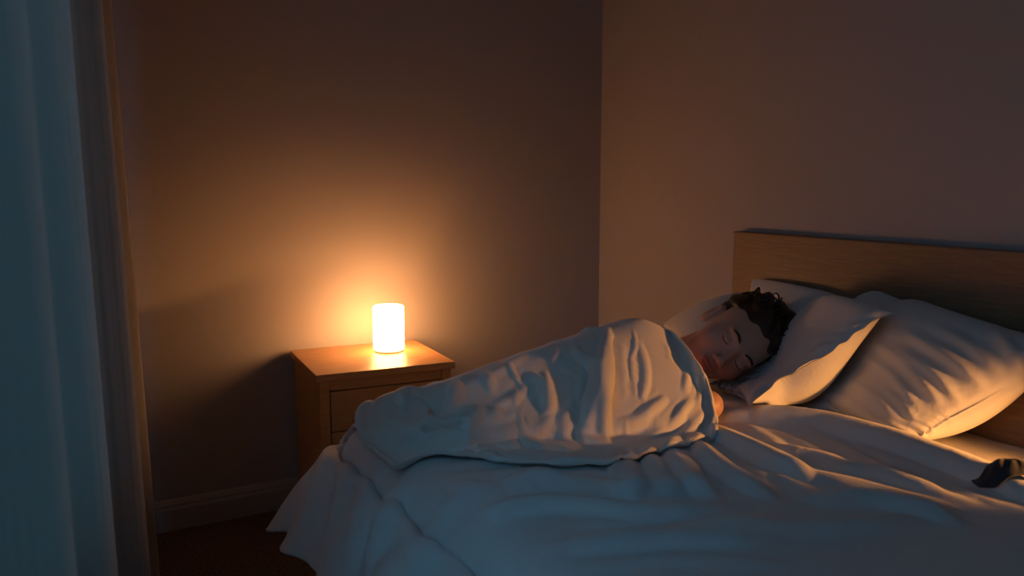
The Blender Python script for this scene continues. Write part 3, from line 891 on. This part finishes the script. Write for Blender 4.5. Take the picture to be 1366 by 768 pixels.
for _ in range(6):
    BHt = .2 * (BHt + np.roll(BHt, 1, 0) + np.roll(BHt, -1, 0) + np.roll(BHt, 1, 1) + np.roll(BHt, -1, 1))
BHt = np.maximum(BHt, DH + .0)
def coll_blanket(X):
    c = coll_box(X, .026, .08)
    c |= coll_hf(X, DH, .006)
    h = hf_eval(BHt, X)
    M_ = (X[:, 0] > HFx[0] + .02) & (X[:, 2] < h) & (h > .62)
    X[M_, 2] += (h - X[:, 2])[M_] * .6
    return c | M_
P = C0.copy(); X = P.reshape(-1, 3)
for _ in range(3):
    sdf_in = coll_blanket(X)
P = X.reshape(nu, nv, 3)
# lift the start shape off the body by projecting, then smooth it
for _ in range(30):
    Q = P.copy(); Q[1:-1, 1:-1] = .25 * (P[2:, 1:-1] + P[:-2, 1:-1] + P[1:-1, 2:] + P[1:-1, :-2]); P = Q
    X = P.reshape(-1, 3); coll_blanket(X)
XY = X
pin_i = np.r_[np.arange(0, nv * .62).astype(int), (np.arange(nu) * nv)]
pin_i = np.unique(np.r_[pin_i, (nu - 1) * nv + np.arange(nv)])
px_t = P.reshape(-1, 3)[pin_i]
BF = [([(790, 416), (782, 455), (796, 510), (830, 575)], 16, .028), ([(835, 425), (842, 485), (858, 550)], 11, .018),
      ([(862, 412), (886, 465), (894, 520), (862, 580)], 20, .030), ([(760, 445), (728, 490), (722, 530), (748, 578)], 17, .026),
      ([(696, 470), (728, 512), (770, 568)], 12, .024), ([(660, 500), (641, 565), (672, 603)], 16, .036),
      ([(505, 612), (600, 599), (700, 606), (790, 606), (866, 594), (940, 568)], 14, .034), ([(535, 588), (620, 556), (725, 545)], 16, .030),
      ([(585, 500), (600, 545), (560, 592)], 15, .032), ([(505, 520), (500, 552), (518, 590)], 13, .024),
      ([(908, 470), (934, 530), (898, 572)], 11, .022), ([(914, 510), (904, 550), (862, 586)], 9, .018),
      ([(640, 485), (675, 525), (658, 560)], 13, .024), ([(548, 512), (555, 556), (535, 596)], 12, .020),
      ([(817, 440), (818, 500), (814, 570)], 8, -.016), ([(772, 460), (768, 530), (780, 580)], 8, -.016),
      ([(620, 505), (622, 550), (610, 590)], 9, -.014), ([(712, 520), (705, 560), (715, 590)], 9, -.014)]
nzv = fbm(P.reshape(-1, 3) * np.array([1.0, 1.8, 1.0]), 6.0, 9.0).reshape(nu, nv, 1)
P2 = P.copy(); P2[1:-1, 1:-1] += np.array([0, -.2, 1.0]) * nzv[1:-1, 1:-1] * .012 + np.array([0, 0, .006])
P2 = px_folds(P2, BF)
B_ = relax(P2, 1.035, 60, coll_blanket, bend=.5, stiff=.25, grav=.0009, pins=(pin_i, px_t), pin_k=.12)
BF2 = [([(480, 545), (530, 530), (560, 512)], 7, .010), ([(520, 590), (560, 570), (590, 552)], 7, .012), ([(470, 575), (500, 590), (540, 600)], 7, .010),
       ([(600, 570), (650, 580), (700, 575)], 8, .012), ([(610, 520), (660, 500), (710, 470)], 7, .010), ([(650, 545), (690, 530), (720, 500)], 7, .011),
       ([(760, 560), (780, 585), (820, 592)], 6, .010), ([(810, 570), (850, 560), (890, 530)], 8, .013), ([(855, 590), (890, 570), (925, 530)], 7, .012),
       ([(880, 600), (915, 580), (938, 548)], 6, .012), ([(845, 450), (860, 490), (858, 540)], 7, .009), ([(905, 455), (915, 490), (912, 530)], 6, .010),
       ([(925, 480), (935, 510), (930, 545)], 5, .009), ([(760, 450), (775, 490), (770, 540)], 6, .010), ([(700, 590), (730, 560), (735, 520)], 7, .010),
       ([(580, 600), (620, 585), (660, 560)], 7, .010), ([(500, 560), (540, 565), (580, 545)], 6, .009), ([(625, 600), (700, 596), (780, 600)], 7, .014)]
B_ = px_folds(B_, BF2)
B_ = relax(B_, 1.0, 5, coll_blanket, bend=.2, grav=.0002, pins=(pin_i, px_t), pin_k=.1)
bl = cloth_obj('blanket', B_, M_blanket, 0.007, flip=True)
tag(bl, 'crumpled cream blanket draped over the sleeping body', 'blanket')

# dark scrap of clothing at the right
c0 = atz(1345, 632, .60)
V = []; nnn = 60; mmm = 30
r_ = np.random.default_rng(5)
uu, vv = np.meshgrid(np.linspace(-1, 1, nnn), np.linspace(-1, 1, mmm), indexing='ij')
Gc = np.zeros((nnn, mmm, 3))
along = np.array([cR[0], cR[1], 0]); across = np.array([-cR[1], cR[0], 0])
Gc[:] = atz(1385, 640, .60)
Gc += uu[..., None] * along * .13 + vv[..., None] * across * .035 + (uu * vv)[..., None] * across * .02
nz2 = fbm(Gc.reshape(-1, 3), 16, 2.0).reshape(nnn, mmm)
Gc[..., 2] = hf_eval(DH, Gc.reshape(-1, 3)).reshape(nnn, mmm) + .008 + np.clip(1 - uu ** 2, 0, 1) ** .5 * np.clip(1 - vv ** 2, 0, 1) * (.010 + .030 * np.abs(nz2))
Gc[..., :2] += .012 * nz2[..., None]
dc = cloth_obj('dark_clothing', Gc, M_dark, .004)
tag(dc, 'small crumpled dark garment lying on the bed at the right edge of the photo', 'clothing')

# ------------------------------------------------------------------ nightstand and lamp
ns = empty('nightstand', (-1.185, -0.255, 0), math.radians(-4.6))
tag(ns, 'light oak nightstand with drawers under the glowing lamp', 'nightstand')
NW, ND, NH = 0.48, 0.44, 0.60
bm = bmesh.new(); box(bm, -NW/2, NW/2, -ND/2, ND/2, NH - .024, NH)
bm_obj('tabletop', bm, M_oak, ns, bevel=0.0025)
bw, bd_ = NW/2 - .012, ND/2 - .014
for sx in (-1, 1):
    bm = bmesh.new(); xa = sx * bw; xb = sx * (bw - .034)
    box(bm, min(xa, xb), max(xa, xb), -bd_, bd_, 0.0, NH - .0245)
    bm_obj('side_panel', bm, M_oak, ns, bevel=0.002)
bm = bmesh.new(); box(bm, -bw + .035, bw - .035, bd_ - .015, bd_, .05, NH - .025); bm_obj('back_panel', bm, M_oak, ns)
bm = bmesh.new(); box(bm, -bw + .035, bw - .035, -bd_ + .004, -bd_ + .03, NH - .060, NH - .0245); bm_obj('top_rail', bm, M_oak, ns, bevel=.001)
bm = bmesh.new(); box(bm, -bw + .035, bw - .035, -bd_ + .02, bd_ - .02, .05, .07); bm_obj('bottom_panel', bm, M_oak, ns)
dz = [(NH - .064 - .135, NH - .064), (NH - .064 - .135 - .004 - .16, NH - .064 - .139), (.075, NH - .064 - .135 - .168)]
for a_, b_ in dz:
    bm = bmesh.new(); box(bm, -bw + .038, bw - .038, -bd_ + .008, -bd_ + .028, a_, b_)
    dr = bm_obj('drawer', bm, M_oak, ns, bevel=.002)
    bm = bmesh.new(); box(bm, -bw + .045, bw - .045, -bd_ + .0285, bd_ - .05, a_ + .01, b_ - .03)
    bm_obj('drawer_box', bm, M_oak, dr)

lp = atz(519, 468, NH)
lamp = empty('table_lamp', (lp[0], lp[1], NH))
tag(lamp, 'small glowing white cylinder lamp standing on the nightstand', 'lamp')
LR, LH = 0.056, 0.168
def lathe(prof, seg=64):
    V = []; Fc = []
    a = np.linspace(0, 2 * np.pi, seg, endpoint=False)
    for r_, z_ in prof:
        V += [(r_ * math.cos(t), r_ * math.sin(t), z_) for t in a]
    for i in range(len(prof) - 1):
        for k in range(seg):
            k2 = (k + 1) % seg
            Fc.append((i * seg + k, i * seg + k2, (i + 1) * seg + k2, (i + 1) * seg + k))
    Fc.append(tuple(range(seg))[::-1]); Fc.append(tuple((len(prof) - 1) * seg + k for k in range(seg)))
    return V, Fc
V, Fc = lathe([(LR - .008, 0.0), (LR - .004, .001), (LR - .004, .006), (LR - .007, .007)])
mesh_obj('lamp_base', V, Fc, M_base, lamp, smooth=False)
V, Fc = lathe([(LR - .008, .0072), (LR - .002, .0085), (LR, .012), (LR, LH - .006), (LR - .002, LH - .002), (LR - .006, LH), (LR - .012, LH - .001)])
mesh_obj('lamp_shade', V, Fc, M_lamp, lamp)

# ------------------------------------------------------------------ curtain
def curtain(name, path, z0, z1, amp, nf, mat, label, seed, parent_name=None, flare=0.0):
    path = np.array(path, float)
    L = np.r_[0, np.cumsum(np.linalg.norm(np.diff(path, axis=0), axis=1))]; L /= L[-1]
    nu, nv = 420, 60
    u = np.linspace(0, 1, nu)
    cx = np.interp(u, L, path[:, 0]); cy = np.interp(u, L, path[:, 1])
    k = 9; ker = np.ones(k) / k
    t = np.stack([np.gradient(cx), np.gradient(cy)], 1); t /= np.linalg.norm(t, axis=1)[:, None]
    nrm = np.stack([-t[:, 1], t[:, 0]], 1)
    if nrm[0, 0] < 0: nrm = -nrm
    P = np.zeros((nv, nu, 3))
    r_ = np.random.default_rng(seed)
    ph = np.cumsum(r_.uniform(.7, 1.3, nu)); ph = ph / ph[-1] * nf * 2 * np.pi
    am = np.interp(u, np.linspace(0, 1, nf + 1), r_.uniform(.6, 1.25, nf + 1))
    for i, z in enumerate(np.linspace(z0, z1, nv)):
        f = (z1 - z) / (z1 - z0)
        wv = np.sin(ph + .5 * math.sin(2.2 * f + seed)) + .28 * np.sin(2 * ph + 1.3 + f) + .10 * np.sin(3.1 * ph + 2 * f)
        d = wv * amp * am * (0.75 + .35 * f)
        side = .35 * amp * np.cos(ph) * am
        P[i, :, 0] = cx + nrm[:, 0] * (d + flare * f * f) + t[:, 0] * side
        P[i, :, 1] = cy + nrm[:, 1] * (d + flare * f * f) + t[:, 1] * side
        P[i, :, 2] = z
    o = mesh_obj(name, P.reshape(-1, 3), grid_faces(nv, nu), mat)
    s = o.modifiers.new('thickness', 'SOLIDIFY'); s.thickness = 0.002
    tag(o, label, 'curtain')
    return o
cur = curtain('curtain', [wl(.40, -.13, 0)[:2], wl(.9, -.13, 0)[:2], wl(1.4, -.11, 0)[:2], wl(2.1, -.09, 0)[:2]], 0.012, 2.42, 0.055, 4,
        M_curtain, 'full length pale curtain hanging in folds at the left edge of the room', 3, flare=0.02)
rodm = paint('rod_metal', (.1, .1, .1), .4)
V, Fc = tube([wl(.25, -.13, 2.47), wl(3.3, -.10, 2.47)], .012, 12)
rod = mesh_obj('curtain_rod', V, Fc, rodm); tag(rod, 'dark curtain rod above the window', 'curtain rod')
for s_ in (.45, 3.2):
    V, Fc = tube([wl(s_, 0, 2.47), wl(s_, -.12, 2.47)], .008, 8)
    mesh_obj('bracket', V, Fc, rodm, rod)

# ------------------------------------------------------------------ reading lamp beyond the near side of the bed
rdl = empty('reading_lamp', (-0.002, -2.70, 0.80))
tag(rdl, 'small dark reading lamp on the headboard wall beyond the near side of the bed', 'lamp')
aim = (Vector((-0.52, -1.62, 0.56)) - RL).normalized()
V, Fc = tube([(0.0, -2.70, .80), (-.018, -2.70, .80)], .03, 20)
local(mesh_obj('wall_plate', V, Fc, rodm, smooth=False, parent=rdl), rdl)
back = RL - aim * .055
V, Fc = tube([(-.018, -2.70, .80), (-.06, -2.71, .80), (back.x, back.y, .775), tuple(back)], .006, 10)
local(mesh_obj('arm', V, Fc, rodm, rdl), rdl)
prof = [(.012, -.056), (.022, -.05), (.030, -.02), (.040, .012), (.0385, .012), (.0285, -.02), (.020, -.047), (.001, -.05)]
V, Fc = lathe(prof, 40)
qz = aim.to_track_quat('Z', 'Y')
V = [tuple(qz @ Vector(v) + RL) for v in V]
local(mesh_obj('lamp_shade', V, Fc[:-2], rodm, rdl), rdl)
